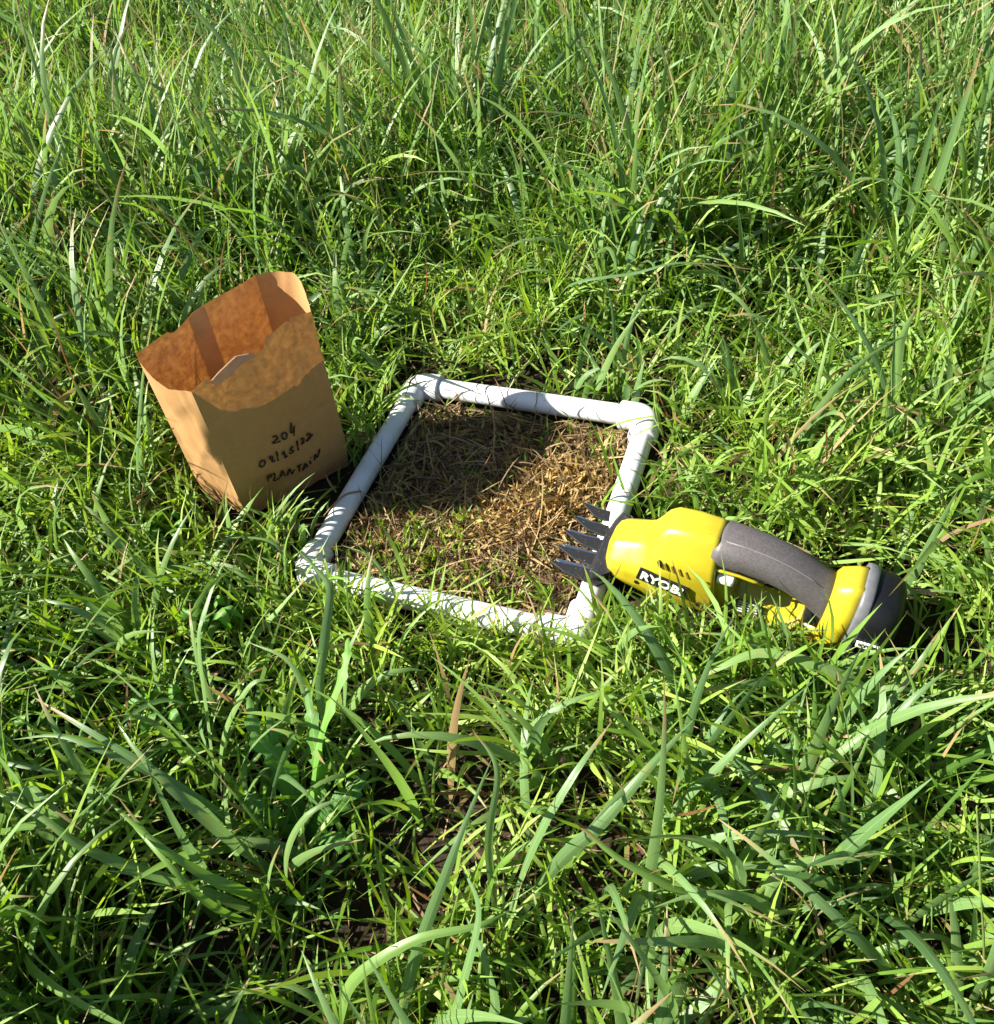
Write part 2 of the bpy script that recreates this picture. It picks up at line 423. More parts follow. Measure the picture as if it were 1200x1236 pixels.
# ------------------------------------------------------------------ tubes
def tube(pts, rad, seg=20, caps=True):
    pts = np.asarray(pts, float); n = len(pts); rad = np.broadcast_to(rad, (n,))
    tg = np.gradient(pts, axis=0); tg /= np.linalg.norm(tg, axis=1)[:, None]
    up = np.array([0, 0, 1.0]) if abs(tg[0][2]) < .9 else np.array([1.0, 0, 0])
    V = []
    for p, t, r in zip(pts, tg, rad):
        a = np.cross(up, t); a /= np.linalg.norm(a); b = np.cross(t, a)
        for k in range(seg):
            an = 2 * math.pi * k / seg; V.append(p + r * (a * math.cos(an) + b * math.sin(an)))
    bm = bmesh.new(); vs = [bm.verts.new(v) for v in V]
    for i in range(n - 1):
        for k in range(seg):
            k2 = (k + 1) % seg
            bm.faces.new((vs[i * seg + k], vs[i * seg + k2], vs[(i + 1) * seg + k2], vs[(i + 1) * seg + k])).smooth = True
    if caps:
        bm.faces.new(vs[:seg][::-1]); bm.faces.new(vs[-seg:])
    return bm
PR = .0128; ER = .0172
def build_frame():
    cs = [FR_TL, FR_TR, FR_BR, FR_BL]
    e = empty('pipe_frame', (0, 0, .015), 'square white plastic pipe frame lying on the ground around the mown patch', 'pipe frame')
    for i in range(4):
        a, b = cs[i], cs[(i + 1) % 4]; d = (b - a) / np.linalg.norm(b - a)
        ts = np.linspace(.018, np.linalg.norm(b - a) - .018, 12)
        link('pipe', bm_mesh('pipe', tube([a + d * t for t in ts], PR, 32)), M['pvc'], e, local=False)
    for i in range(4):
        c = cs[i]; d1 = cs[i - 1] - c; d1 /= np.linalg.norm(d1); d2 = cs[(i + 1) % 4] - c; d2 /= np.linalg.norm(d2)
        pts = [c + d1 * .034, c + d1 * .0339, c + d1 * .0325, c + d1 * .020]
        rr = [PR + .0002, ER - .0005, ER, ER]
        p0 = c + d1 * .018; p2 = c + d2 * .018
        for t in np.linspace(.1, .9, 9):
            pts.append(p0 * (1 - t) ** 2 + c * 2 * t * (1 - t) + p2 * t * t); rr.append(ER)
        pts += [c + d2 * .020, c + d2 * .0325, c + d2 * .0339, c + d2 * .034]; rr += [ER, ER, ER - .0005, PR + .0002]
        link('elbow', bm_mesh('elbow', tube(pts, rr, 32, caps=True)), M['pvc'], e, local=False)
    # small stamped print on the far pipe next to the elbow
    a, b = FR_TL, FR_TR; d = (b - a) / np.linalg.norm(b - a); up = np.array([0, 0, 1.0]); sd_ = np.cross(d, up); sd_ /= np.linalg.norm(sd_); up = np.cross(sd_, d)
    bm = bmesh.new()
    r2 = random.Random(3)
    def patch(t0, t1, a0, a1):
        vs = []
        for t, an in ((t0, a0), (t1, a0), (t1, a1), (t0, a1)):
            vs.append(bm.verts.new(a + d * t + (PR + .00025) * (sd_ * math.cos(an) + up * math.sin(an))))
        bm.faces.new(vs)
    t = .043
    for k in range(5):
        for row in (0.62, 0.86):
            patch(t, t + .0004 + .0005 * r2.random(), row, row + .17); patch(t + .0011, t + .0016, row, row + .17 * r2.uniform(.5, 1))
            if r2.random() < .7: patch(t + .00045, t + .0011, row + .13, row + .165)
        t += .0023
    link('printed_marking', bm_mesh('printed_marking', bm), M['print'], e, local=False)
build_frame()

# ------------------------------------------------------------------ grass shear (local: x nose->battery, y left, z up)
def loft(sections, seg=40, caps=True):
    """sections: (x, z_low, z_high, half_width, exponent, y_shift)"""
    bm = bmesh.new(); rings = []
    for (x, z0, z1, hw, ex) in sections:
        x = SX(x); zc, hz = (z0 + z1) / 2, (z1 - z0) / 2; ring = []
        if ex < 0:
            half = [(0, 1), (.46, 1), (.90, .42), (1.0, .16), (1.0, -.50), (.86, -.92), (.5, -1), (0, -1)]
            pg = half + [(-a, b) for a, b in half[-2:0:-1]]
            for _ in range(2):
                pg = [q for a, b in zip(pg, pg[1:] + pg[:1]) for q in ((a[0] * .86 + b[0] * .14, a[1] * .86 + b[1] * .14), (a[0] * .14 + b[0] * .86, a[1] * .14 + b[1] * .86))]
            seg = len(pg)
            ring = [bm.verts.new((x, hw * a, zc + hz * b)) for a, b in pg]
        for k in range(seg if ex > 0 else 0):
            an = 2 * math.pi * k / seg; c, s_ = math.cos(an), math.sin(an)
            ring.append(bm.verts.new((x + 0, hw * math.copysign(abs(c) ** (2 / ex), c), zc + hz * math.copysign(abs(s_) ** (2 / ex), s_))))
        rings.append(ring)
    for a, b in zip(rings, rings[1:]):
        for k in range(seg):
            bm.faces.new((a[k], a[(k + 1) % seg], b[(k + 1) % seg], b[k])).smooth = True
    if caps:
        bm.faces.new(rings[0][::-1]); bm.faces.new(rings[-1])
    return bm
def SX(x): return x if x < .117 else .117 + (x - .117) * .75
def skew(bm, kx):
    """lean the sections: x += kx*z"""
    for v in bm.verts: v.co.x += kx * v.co.z
    return bm
def box(bm, x0, x1, y0, y1, z0, z1, bev=0):
    r = bmesh.ops.create_cube(bm, size=1)
    for v in r['verts']:
        v.co = Vector((x0 + (v.co.x + .5) * (x1 - x0), y0 + (v.co.y + .5) * (y1 - y0), z0 + (v.co.z + .5) * (z1 - z0)))
    if bev:
        es = list({e for v in r['verts'] for e in v.link_edges})
        bmesh.ops.bevel(bm, geom=es, offset=bev, segments=3, affect='EDGES', profile=.5)
    return bm
def text_mesh(txt, size, extrude, bold=0.0, shear=0.0, widen=1.0):
    cu = bpy.data.curves.new('lettering', 'FONT'); cu.body = txt; cu.size = size; cu.extrude = extrude; cu.offset = bold
    cu.align_x = 'CENTER'; cu.align_y = 'CENTER'; cu.shear = shear; cu.resolution_u = 4
    o = bpy.data.objects.new('lettering', cu); C.objects.link(o)
    bpy.context.view_layer.update()
    me = bpy.data.meshes.new_from_object(o.evaluated_get(bpy.context.evaluated_depsgraph_get()))
    bpy.data.objects.remove(o); bpy.data.curves.remove(cu)
    for v in me.vertices: v.co.x *= widen
    return me

def build_shear():
    e = empty('grass_shear', SH_O, 'yellow and grey cordless grass shear with black toothed blade resting on the frame', 'grass shear')
    e.rotation_euler = (math.radians(SH_ROLL), math.radians(SH_PITCH), SA); e.scale = (.9, .9, .9)
    Y = M['yellow']
    # head: nose, then the taller motor housing
    head = loft([(-.006, .018, .050, .026, -1), (-.002, .012, .056, .033, -1), (.004, .010, .060, .036, -1), (.022, .008, .066, .038, -1), (.038, .004, .072, .039, -1),
                 (.046, .002, .082, .040, -1), (.056, .000, .097, .040, -1), (.066, -.001, .105, .0395, -1), (.090, -.001, .109, .038, -1), (.112, 0, .109, .036, -1), (.116, 0, .108, .035, -1), (.117, .002, .106, .033, -1)], 48)
    head = skew(head, -.12)
    h = link('motor_housing', bm_mesh('motor_housing', head), Y, e)
    # throat wall under the grip (inside of the loop)
    link('throat_wall', bm_mesh('throat_wall', loft([(.095, .004, .080, .028, 3), (.118, .004, .070, .026, 3), (.128, .004, .040, .024, 3), (.133, .006, .026, .022, 3)], 32)), Y, e)
    # soft grip
    grip = loft([(.100, .070, .1065, .0255, 2.3), (.108, .069, .1085, .0265, 2.3), (.135, .069, .1085, .0250, 2.3), (.165, .066, .1060, .0240, 2.3), (.195, .060, .1005, .0235, 2.3), (.222, .050, .0920, .0235, 2.3), (.245, .036, .0830, .0240, 2.3), (.262, .022, .0780, .0245, 2.3)], 40)
    g = link('grip', bm_mesh('grip', grip), M['grip'], e)
    # raised seam along the grip and yellow trim line under it
    seam = tube([(SX(x), -.0120, z) for x, z in ((.110, .1064), (.135, .1064), (.165, .1038), (.195, .0982), (.222, .0897), (.240, .0822))], .0008, 8)
    link('grip_seam', bm_mesh('grip_seam', seam), M['seam'], g)
    trim = tube([(SX(x), y, z) for x, y, z in ((.104, -.0262, .0765), (.115, -.0262, .0765), (.135, -.0240, .0745), (.155, -.0228, .0715), (.168, -.0195, .0675))], .0017, 10)
    link('trim_line', bm_mesh('trim_line', trim), Y, g)
    # lock button, trigger
    bm = bmesh.new(); box(bm, .110, .128, -.030, -.010, .059, .0695, .003); link('lock_button', bm_mesh('lock_button', bm, True), M['white'], e)
    link('trigger', bm_mesh('trigger', loft([(.126, .056, .070, .009, 2.6), (.140, .050, .070, .010, 2.6), (.165, .050, .068, .010, 2.6), (.178, .056, .066, .008, 2.6)], 20)), M['grey_plastic'], e)
    # lower guard bar
    link('lower_bar', bm_mesh('lower_bar', loft([(.110, -.001, .022, .024, 3), (.150, -.001, .020, .022, 3), (.200, -.001, .021, .022, 3), (.245, -.001, .030, .025, 3), (.255, 0, .036, .026, 3)], 32)), Y, e)
    # rear post of the loop (charcoal), rear housing, grey band, battery
    link('rear_post', bm_mesh('rear_post', skew(loft([(.226, .018, .052, .018, 2.6), (.240, .010, .070, .021, 2.6), (.256, .006, .076, .023, 2.6)], 28), .05)), M['dark_plastic'], e)
    rear = skew(loft([(.248, -.001, .085, .030, -1), (.252, -.003, .091, .0335, -1), (.268, -.004, .097, .036, -1), (.282, -.004, .100, .037, -1)], 44), .04)
    r = link('rear_housing', bm_mesh('rear_housing', rear), Y, e)
    band = skew(loft([(.281, -.005, .1005, .0375, 2.8), (.284, -.006, .1015, .0385, 2.8), (.294, -.006, .1000, .0385, 2.9), (.296, -.005, .0985, .0375, 2.9)], 44), .04)
    b = link('battery_pack', bm_mesh('battery_pack', skew(loft([(.290, -.008, .096, .0375, 3.0), (.300, -.010, .096, .0395, 3.0), (.318, -.010, .093, .0395, 3.0), (.330, -.008, .088, .037, 3.0), (.336, -.002, .080, .031, 3.0), (.338, .006, .070, .024, 3.0)], 44), .04)), M['dark_plastic'], e)
    link('collar_band', bm_mesh('collar_band', band), M['grey_plastic'], b)
    bm = bmesh.new()
    for k in range(4): box(bm, SX(.304), SX(.316), -.0418, -.036, .010 + k * .010, .0155 + k * .010, .001)
    lt = link('battery_latch', bm_mesh('battery_latch', bm, True), M['black'], b)
    # badge on the near side of the head
    bm = bmesh.new(); box(bm, -.027, .027, -.0022, .0010, -.0085, .0085, .0008)
    badge = link('badge', bm_mesh('badge', bm), M['black'], e)
    badge.location = (.058, -.0405, .046); badge.rotation_euler = (math.radians(-7), math.radians(11), math.radians(1))
    tm = text_mesh('RYOBI', .0150, .0003, .00045, .0, 1.12)
    t = link('lettering', tm, M['white'], badge); t.location = (0, -.0026, 0); t.rotation_euler = (math.radians(90), 0, 0)
    t['label'] = 'white block letters RYOBI on a black badge'
    # vent slots above the badge
    for k in range(5):
        bm = bmesh.new(); box(bm, -.0013, .0013, -.0008, .003, -.0042, .0042, .0005)
        v = link('vent_slot', bm_mesh('vent_slot', bm), M['recess'], e)
        v.location = (.052 + k * .0075, -.0385 + .0004 * k, .0715 - k * .0012); v.rotation_euler = (math.radians(-14), math.radians(-28), 0)
    # screws and moulded shell joint
    for (x, y, z) in ((.030, -.0388, .030), (.098, -.0372, .024), (.103, -.0350, .062)):
        bm = bmesh.new(); bmesh.ops.create_cone(bm, cap_ends=True, segments=14, radius1=.0030, radius2=.0026, depth=.0016)
        sc_ = link('screw', bm_mesh('screw', bm), M['black'], e); sc_.location = (x, y, z); sc_.rotation_euler = (math.radians(90), 0, 0)
    # warning labels on the lower bar / throat
    bm = bmesh.new(); box(bm, -.017, .017, -.0004, .0004, -.0075, .0075)
    wl = link('warning_label', bm_mesh('warning_label', bm), M['black'], e); wl.location = (.144, -.0205, .021); wl.rotation_euler = (math.radians(-50), 0, 0)
    bm = bmesh.new()
    rr = random.Random(5)
    for k in range(5):
        box(bm, -.008, -.008 + .022 * rr.uniform(.6, 1), -.0008, -.0004, .005 - k * .0025, .0062 - k * .0025)
    link('label_lines', bm_mesh('label_lines', bm), M['label_print'], wl)
    # white name plate on the battery
    bm = bmesh.new(); box(bm, -.0115, .0115, -.0006, .0008, -.0045, .0045, .0005)
    pl = link('name_plate', bm_mesh('name_plate', bm), M['white'], b); pl.location = (SX(.314), -.0400, .050); pl.rotation_euler = (0, math.radians(-4), 0)
    t2 = link('lettering', text_mesh('RYOBI', .0062, .0002, .00018, 0, 1.1), M['black'], pl); t2.location = (0, -.0009, 0); t2.rotation_euler = (math.radians(90), 0, 0)
    t2['label'] = 'black letters RYOBI on a white plate'
    # toothed blades: fixed comb below, narrower moving blade on top
    def comb(nteeth, half, length, root, z, th, taper, mat, name, xoff=0.0, yoff=0.0):
        prof = []
        prof.append((.012, half * .55)); prof.append((-.010, half * .98))
        for k in range(nteeth):
            yc = half - (2 * half) * (k + .5) / nteeth; pw = half / nteeth
            tipx = -root - length * (1 - .10 * abs(yc) / half); ty = yc * 1.06 + .005
            prof += [(-root + .004, yc + pw * .80), (-root - length * .5, yc + pw * .56), (tipx, ty + pw * .14), (tipx - .002, ty), (tipx, ty - pw * .14), (-root - length * .5, yc - pw * .56), (-root + .004, yc - pw * .80)]
            if k < nteeth - 1: prof.append((-root + .010, yc - pw))
        prof.append((-.010, -half * .98)); prof.append((.012, -half * .55))
        bm = bmesh.new(); vs = [bm.verts.new((x + xoff, y + yoff, z)) for x, y in prof]
        f = bm.faces.new(vs); r_ = bmesh.ops.extrude_face_region(bm, geom=[f])
        for v in r_['geom']:
            if isinstance(v, bmesh.types.BMVert): v.co.z += th
        bmesh.ops.triangulate(bm, faces=[f_ for f_ in bm.faces if len(f_.verts) > 4])
        o = link(name, bm_mesh(name, bm), mat, e)
        md = o.modifiers.new('bevel', 'BEVEL'); md.width = .0006; md.segments = 2; md.limit_method = 'ANGLE'
        return o
    comb(5, .056, .044, .027, .0190, .0030, .5, M['blade_black'], 'fixed_blade')
    comb(5, .054, .042, .027, .0168, .0016, .5, M['steel'], 'cutting_blade', xoff=.001, yoff=.0055)
    bm = bmesh.new()
    prof = [(.006, -.030), (-.010, -.048), (-.018, -.050), (-.024, -.040), (-.026, -.020), (-.027, 0), (-.026, .020), (-.024, .040), (-.018, .050), (-.010, .048), (.006, .030)]
    vs = [bm.verts.new((x, y, .0222)) for x, y in prof]; f = bm.faces.new(vs); r_ = bmesh.ops.extrude_face_region(bm, geom=[f])
    for v in r_['geom']:
        if isinstance(v, bmesh.types.BMVert): v.co.z += .0015 if v.co.x < -.02 else .008
    o = link('blade_cover', bm_mesh('blade_cover', bm), M['blade_black'], e); md = o.modifiers.new('bevel', 'BEVEL'); md.width = .001; md.segments = 2
    return e
SH_ROLL = 0; SH_PITCH = 0
build_shear()
# ------------------------------------------------------------------ grass
def blades(base, az, th0, bend, L, W, S=6, power=1.3, wob=None, roll0=None, roll1=None, fold=0.25, three=False, base_w=.55, tip_p=.75, clampz=True):
    """returns vertices (N,S+1,A,3), attr-along (S+1), across (A)"""
    N = len(L); s = np.linspace(0, 1, S + 1)
    wob = rng.normal(0, .35, N) if wob is None else wob
    roll0 = rng.normal(0, .35, N) if roll0 is None else roll0
    roll1 = rng.normal(0, .6, N) if roll1 is None else roll1
    th = th0[:, None] + bend[:, None] * s[None] ** power
    a = az[:, None] + wob[:, None] * s[None]
    tg = np.stack([np.sin(th) * np.cos(a), np.sin(th) * np.sin(a), np.cos(th)], -1)
    step = (tg[:, 1:] + tg[:, :-1]) / 2 * (L / S)[:, None, None]
    P = np.concatenate([np.zeros((N, 1, 3)), np.cumsum(step, 1)], 1) + base[:, None]
    if clampz:
        gz = ground(P[..., 0], P[..., 1]) + .003
        P[..., 2] = np.maximum(P[..., 2], gz)
    side = np.stack([-np.sin(a), np.cos(a), np.zeros_like(a)], -1)
    nrm = np.cross(tg, side)
    r = roll0[:, None] + roll1[:, None] * s[None]
    sd = side * np.cos(r)[..., None] + nrm * np.sin(r)[..., None]
    nn = np.cross(tg, sd)
    prof = (base_w + (1 - base_w) * np.clip(s / .3, 0, 1)) * np.clip((1 - s) / (1 - .45), 0.0, 1) ** tip_p
    prof[-1] = .04
    hw = (W / 2)[:, None] * prof[None]
    if three:
        V = np.stack([P - sd * hw[..., None], P + nn * (hw * fold)[..., None], P + sd * hw[..., None]], 2); ac = np.array([-1., 0, 1])
    else:
        V = np.stack([P - sd * hw[..., None], P + sd * hw[..., None]], 2); ac = np.array([-.9, .9])
    return P, V, s, ac
def pack(V, s, ac, r1, r2):
    N, S1, A, _ = V.shape
    at_ = np.empty((N, S1, A, 4), np.float32)
    at_[..., 0] = s[None, :, None]; at_[..., 1] = ac[None, None, :]; at_[..., 2] = r1[:, None, None]; at_[..., 3] = r2[:, None, None]
    b = (np.arange(N) * S1 * A)[:, None, None] + (np.arange(S1 - 1) * A)[None, :, None] + np.arange(A - 1)[None, None]
    Q = np.stack([b, b + 1, b + 1 + A, b + A], -1).reshape(-1, 4)
    return V.reshape(-1, 3), Q, at_.reshape(-1, 4)
def join(parts):
    Vs, Qs, As, o = [], [], [], 0
    for V, Q, A in parts:
        Vs.append(V); Qs.append(Q + o); As.append(A); o += len(V)
    return np.concatenate(Vs), np.concatenate(Qs), np.concatenate(As)

# --- bodies that grass may not grow through
SHc, SHs = math.cos(SA), math.sin(SA)
def inside(P):
    x, y, z = P[..., 0], P[..., 1], P[..., 2]
    g = ground(x, y)
    hit = np.zeros(x.shape, bool)
    # pipes
    cs = [FR_TL, FR_TR, FR_BR, FR_BL]
    for i in range(4):
        a, b = cs[i], cs[(i + 1) % 4]; d = b - a; t = np.clip(((P - a) @ d) / (d @ d), 0, 1)
        hit |= np.linalg.norm(P - (a + t[..., None] * d), axis=-1) < .0185
    # bag (flares towards the rim)
    k = np.clip(z / .23, 0, 1.1)
    cx = bag_c[0] * (1 - k) + k * (T_FL[0] + T_FR[0] + T_BL[0] + T_BR[0]) / 4
    cy = bag_c[1] * (1 - k) + k * (T_FL[1] + T_FR[1] + T_BL[1] + T_BR[1]) / 4
    c, s_ = math.cos(BA), math.sin(BA); dx, dy = x - cx, y - cy
    lx, ly = np.abs(dx * c + dy * s_), np.abs(-dx * s_ + dy * c)
    hit |= (lx < .077 + .018 * k) & (ly < .038 + .016 * k) & (z < .245)
    # shear
    lx = (x - SH_O[0]) * SHc + (y - SH_O[1]) * SHs; ly = -(x - SH_O[0]) * SHs + (y - SH_O[1]) * SHc; lz = z - SH_O[2]
    hit |= (lx > -.008) & (lx < .108) & (np.abs(ly) < .040) & (lz < .103)
    hit |= (lx > .108) & (lx < .200) & (np.abs(ly) < .027) & (lz < .103 - .12 * (lx - .108)) & ((lz > .05 - .2 * (lx - .108)) | (lz < .024))
    hit |= (lx > .195) & (lx < .262) & (np.abs(ly) < .040) & (lz < .096)
    hit |= (lx > -.075) & (lx < 0) & (np.abs(ly) < .052) & (lz > .008) & (lz < .035)
    return hit
HOLES = [(at(440, 960, .02), .125), (at(340, 1170, .02), .085), (at(240, 930, .02), .05), (at(150, 1110, .02), .05), (at(560, 1010, .02), .05), (at(700, 1130, .02), .07), (at(700, 1000, .02), .05), (at(40, 70, .15), .22), (at(480, 430, .05), .05), (at(120, 860, .02), .06), (at(1050, 805, .02), .07), (at(360, 605, .02), .035), (at(820, 730, .02), .03), (at(930, 760, .02), .03)]
def hole(x, y):
    h = np.zeros_like(x)
    for c, r in HOLES: h = np.maximum(h, np.exp(-(((x - c[0]) ** 2 + (y - c[1]) ** 2) / (r * r))))
    return h
def hgt(x, y):
    """grass height factor"""
    fd, bd, shd = frame_d(x, y), bag_d(x, y), shear_d(x, y)
    back = smooth(-.02, .22, y + .18 * x)
    k_front = .33 + .38 * smooth(.02, .20, np.minimum(np.minimum(fd, bd + .01), shd + .06))
    k_back = .44 + .52 * smooth(.01, .45, np.minimum(fd, shd))
    h = k_front * (1 - back) + k_back * back
    # trodden side right of the frame, between frame and shear
    h *= 1 - .30 * np.exp(-(((x - .33) / .20) ** 2 + ((y - .10) / .16) ** 2))
    # close to the camera: trodden by the photographer
    h *= .62 + .38 * smooth(.15, .42, np.hypot(x - CAM[0], y - CAM[1]))
    n = .5 + .5 * np.sin(7.3 * x + 2.1 * np.sin(5 * y)) * np.sin(6.1 * y + 1.7 * np.sin(4.2 * x + 1))
    h *= .78 + .40 * n
    return h * (1 - .45 * hole(x, y))
def sample(n, y0=-.85, y1=2.3):
    out = []; c = 0
    while c < n:
        y = rng.uniform(y0, y1, n); x = rng.uniform(-1.9, 1.9, n)
        ok = (np.abs(x) < .62 + .46 * (y + .85)) & (frame_d(x, y) > .012) & (bag_d(x, y) > .0) & (shear_d(x, y) > 0.0)
        ok &= rng.random(n) > .72 * hole(x, y)
        dens = 1.0 - .55 * smooth(.6, 1.8, y)
        ok &= rng.random(n) < dens
        # cut stubble strip just behind the frame
        q = at(700, 465, .02); ok &= ~((np.hypot((x - q[0]) / .10, (y - q[1]) / .035) < 1) & (rng.random(n) < .85))
        out.append(np.stack([x[ok], y[ok]], -1)); c += ok.sum()
    xy = np.concatenate(out)[:n]
    return xy[:, 0], xy[:, 1]
def keep(P, extra=None):
    k = ~inside(P).any(1)
    # nothing may hang right in front of the lens
    k &= (np.linalg.norm(P - CAM, axis=-1).min(1) > .30)
    return k
def stuff(name, V, Q, A, mat, label, cat):
    o = link(name, np_mesh(name, V, Q, A), mat); tag(o, label, cat, kind='stuff'); return o
def clumpnoise(x, y, f=3.0, ph=0): return .5 + .5 * np.sin(f * x + ph + 1.9 * np.sin(f * .8 * y + ph)) * np.sin(f * 1.1 * y + 2.3 * np.sin(f * .7 * x + 2 * ph))

def fine_grass(n, extra=None):
    """branching shoots with short narrow leaves (crabgrass and the like)"""
    x, y = sample(n)
    kk = rng.random(n) > .35 * smooth(.2, .5, y + .2 * x); x, y = x[kk], y[kk]
    # dense tufts along the near side of the shear and of the pipe
    m = 110; lx = rng.uniform(-.05, .29, m); ly = -rng.uniform(.040, .10, m)
    x = np.r_[x, SH_O[0] + lx * SHc - ly * SHs]; y = np.r_[y, SH_O[1] + lx * SHs + ly * SHc]
    t = rng.random(70)[:, None]; pq = FR_BL * (1 - t) + FR_BR * t; ox = rng.uniform(.022, .06, 70)
    x = np.r_[x, pq[:, 0] - ox * .446]; y = np.r_[y, pq[:, 1] - ox * .895]
    h = hgt(x, y); h[-180:] *= .40; n = len(x)
    base = np.stack([x, y, ground(x, y) - .002], -1)
    L = (.05 + .13 * rng.random(n) ** 1.2) * (h * 1.05 + .10)
    az = rng.uniform(0, 2 * np.pi, n); th0 = np.abs(rng.normal(0, .35, n)) + .08; bend = rng.uniform(.1, 1.25, n)
    P, V, s, ac = blades(base, az, th0, bend, L, rng.uniform(.0011, .0018, n), S=5, tip_p=.3, base_w=1)
    k = keep(P); P, V, h, L = P[k], V[k], h[k], L[k]; n = len(P)
    r1 = np.clip(clumpnoise(P[:, 0, 0], P[:, 0, 1], 5) * .6 + rng.random(n) * .5, 0, 1)
    parts_st = [pack(V, s, ac, rng.random(n), rng.random(n) * .9)]
    parts = []
    K = 7
    for j in range(K):
        f = (j + .6 + rng.random(n) * .5) / (K + .3)
        fi = f * 5; i0 = np.clip(fi.astype(int), 0, 4); fr = (fi - i0)[:, None]
        ar = np.arange(n); p = P[ar, i0] * (1 - fr) + P[ar, i0 + 1] * fr; tg = P[ar, i0 + 1] - P[ar, i0]; tg /= np.linalg.norm(tg, axis=1)[:, None] + 1e-9
        d = tg * rng.uniform(.45, 1.0, n)[:, None] + rng.normal(0, 1, (n, 3)) * .62; d[:, 2] += .12
        d /= np.linalg.norm(d, axis=1)[:, None]
        laz = np.arctan2(d[:, 1], d[:, 0]); lth = np.arccos(np.clip(d[:, 2], -1, 1))
        LL = rng.uniform(.032, .105, n) * (.75 + .35 * h); WW = rng.uniform(.0022, .0046, n) * (.75 + .62 * h)
        PP, VV, s2, ac2 = blades(p, laz, lth, rng.uniform(-.2, .95, n), LL, WW, S=4, roll0=rng.normal(0, .7, n), roll1=rng.normal(0, .8, n), base_w=.7)
        kk = keep(PP)
        parts.append(pack(VV[kk], s2, ac2, np.clip(r1[kk] + rng.normal(0, .16, kk.sum()), 0, 1), rng.random(kk.sum())))
    return parts, parts_st
parts, stems = fine_grass(12500)
stuff('fine_grass', *join(parts), M['fine'], 'dense short narrow-leaved green grass covering the ground', 'grass')

def meadow(n, Lr, Wr, hp, S, three, mat, name, label, tuft=5, near=False):
    m = n // tuft
    x, y = sample(m)
    if near:
        ok = (y < -.33) | ((x < -.38) & (y < 0)) | ((x > .45) & (y < -.22)); x, y = x[ok], y[ok]; m = len(x)
    x = np.repeat(x, tuft) + rng.normal(0, .012, m * tuft); y = np.repeat(y, tuft) + rng.normal(0, .012, m * tuft)
    ok = (frame_d(x, y) > .014) & (bag_d(x, y) > .004) & (shear_d(x, y) > .004); x, y = x[ok], y[ok]; n = len(x)
    tr = np.repeat(rng.random(m), tuft)[ok]; taz = np.repeat(rng.uniform(0, 2 * np.pi, m), tuft)[ok]
    h = hgt(x, y)
    if near: h = np.maximum(h, .66)
    base = np.stack([x, y, ground(x, y) - .003], -1)
    L = rng.uniform(*Lr, n) * h ** hp * (1 + .22 * smooth(.55, 1.0, h))
    W = rng.uniform(*Wr, n) * (.70 + .60 * np.clip(h, 0, 1))
    az = taz + rng.normal(0, 1.1, n)
    up = smooth(.55, 1.0, h)
    th0 = np.abs(rng.normal(.08, .30, n)) * (1.45 - .25 * up); bend = rng.uniform(.2, 2.0, n) * (1.1 - .40 * up)
    P, V, s, ac = blades(base, az, th0, bend, L, W, S=S, power=rng.choice([1.4, 2.2]), three=three, roll0=rng.normal(0, .45, n), roll1=rng.normal(0, .9, n))
    k = keep(P); V = V[k]; n = k.sum()
    r1 = np.clip(tr[k] * .45 + clumpnoise(x[k], y[k], 4, 1.1) * .35 + rng.random(n) * .25, 0, 1)
    return pack(V, s, ac, r1, rng.random(n))
stuff('meadow_grass', *join([meadow(14000, (.10, .29), (.0030, .0062), .9, 6, True, None, '', '') for _ in range(2)]), M['medium'], 'arching mid-length green meadow grass blades', 'grass')
stuff('broad_grass', *join([meadow(1450, (.16, .36), (.0065, .0115), .85, 9, True, None, '', '', tuft=4) for _ in range(3)] + [meadow(3000, (.18, .34), (.0055, .0100), .85, 9, True, None, '', '', tuft=4, near=True)]), M['broad'], 'scattered broad flat grass blades among the meadow grass', 'grass')

def tall_stems(n):
    x, y = sample(n); k = (hgt(x, y) > .62) & (y > .12); x, y = x[k], y[k]; n = len(x); h = hgt(x, y)
    base = np.stack([x, y, ground(x, y)], -1)
    P, V, s, ac = blades(base, rng.uniform(0, 6.28, n), np.abs(rng.normal(.0, .16, n)), rng.uniform(0, .55, n), rng.uniform(.22, .42, n) * h, rng.uniform(.0014, .0026, n), S=8, three=True, fold=.9, tip_p=.15, base_w=1, power=1.6)
    k = keep(P)
    return pack(V[k], s, ac, rng.random(k.sum()), rng.random(k.sum()))
stuff('grass_stems', *join(stems + [tall_stems(1500)]), M['stem'], 'thin upright green and straw-coloured grass stems', 'grass')

def litter(n, inside_frame, Lr, Wr, zr, label, name, mat, S=3, region=None, thr=(1.15, .30)):
    if inside_frame:
        u = rng.uniform(-.150, .150, (n, 2)); c, s_ = math.cos(FA), math.sin(FA)
        x = u[:, 0] * c - u[:, 1] * s_; y = u[:, 0] * s_ + u[:, 1] * c
        if region is not None:
            k = region(x, y); x, y = x[k], y[k]
        n = len(x)
    else:
        x, y = sample(n)
    base = np.stack([x, y, ground(x, y) + rng.uniform(*zr, n)], -1)
    th0 = np.clip(rng.normal(thr[0], thr[1], n), 0, 1.75)
    P, V, s, ac = blades(base, rng.uniform(0, 6.28, n), th0, rng.normal(0.2, .35, n), rng.uniform(*Lr, n) * rng.uniform(.5, 1, n), rng.uniform(*Wr, n), S=S, roll0=rng.normal(0, .8, n), tip_p=.35, base_w=.9)
    k = keep(P)
    r1 = np.clip(clumpnoise(x[k], y[k], 38, .7) * .45 + clumpnoise(x[k], y[k], 90, 2.7) * .2 + rng.random(k.sum()) ** 1.5 * .55, 0, 1)
    return pack(V[k], s, ac, r1, rng.random(k.sum()))
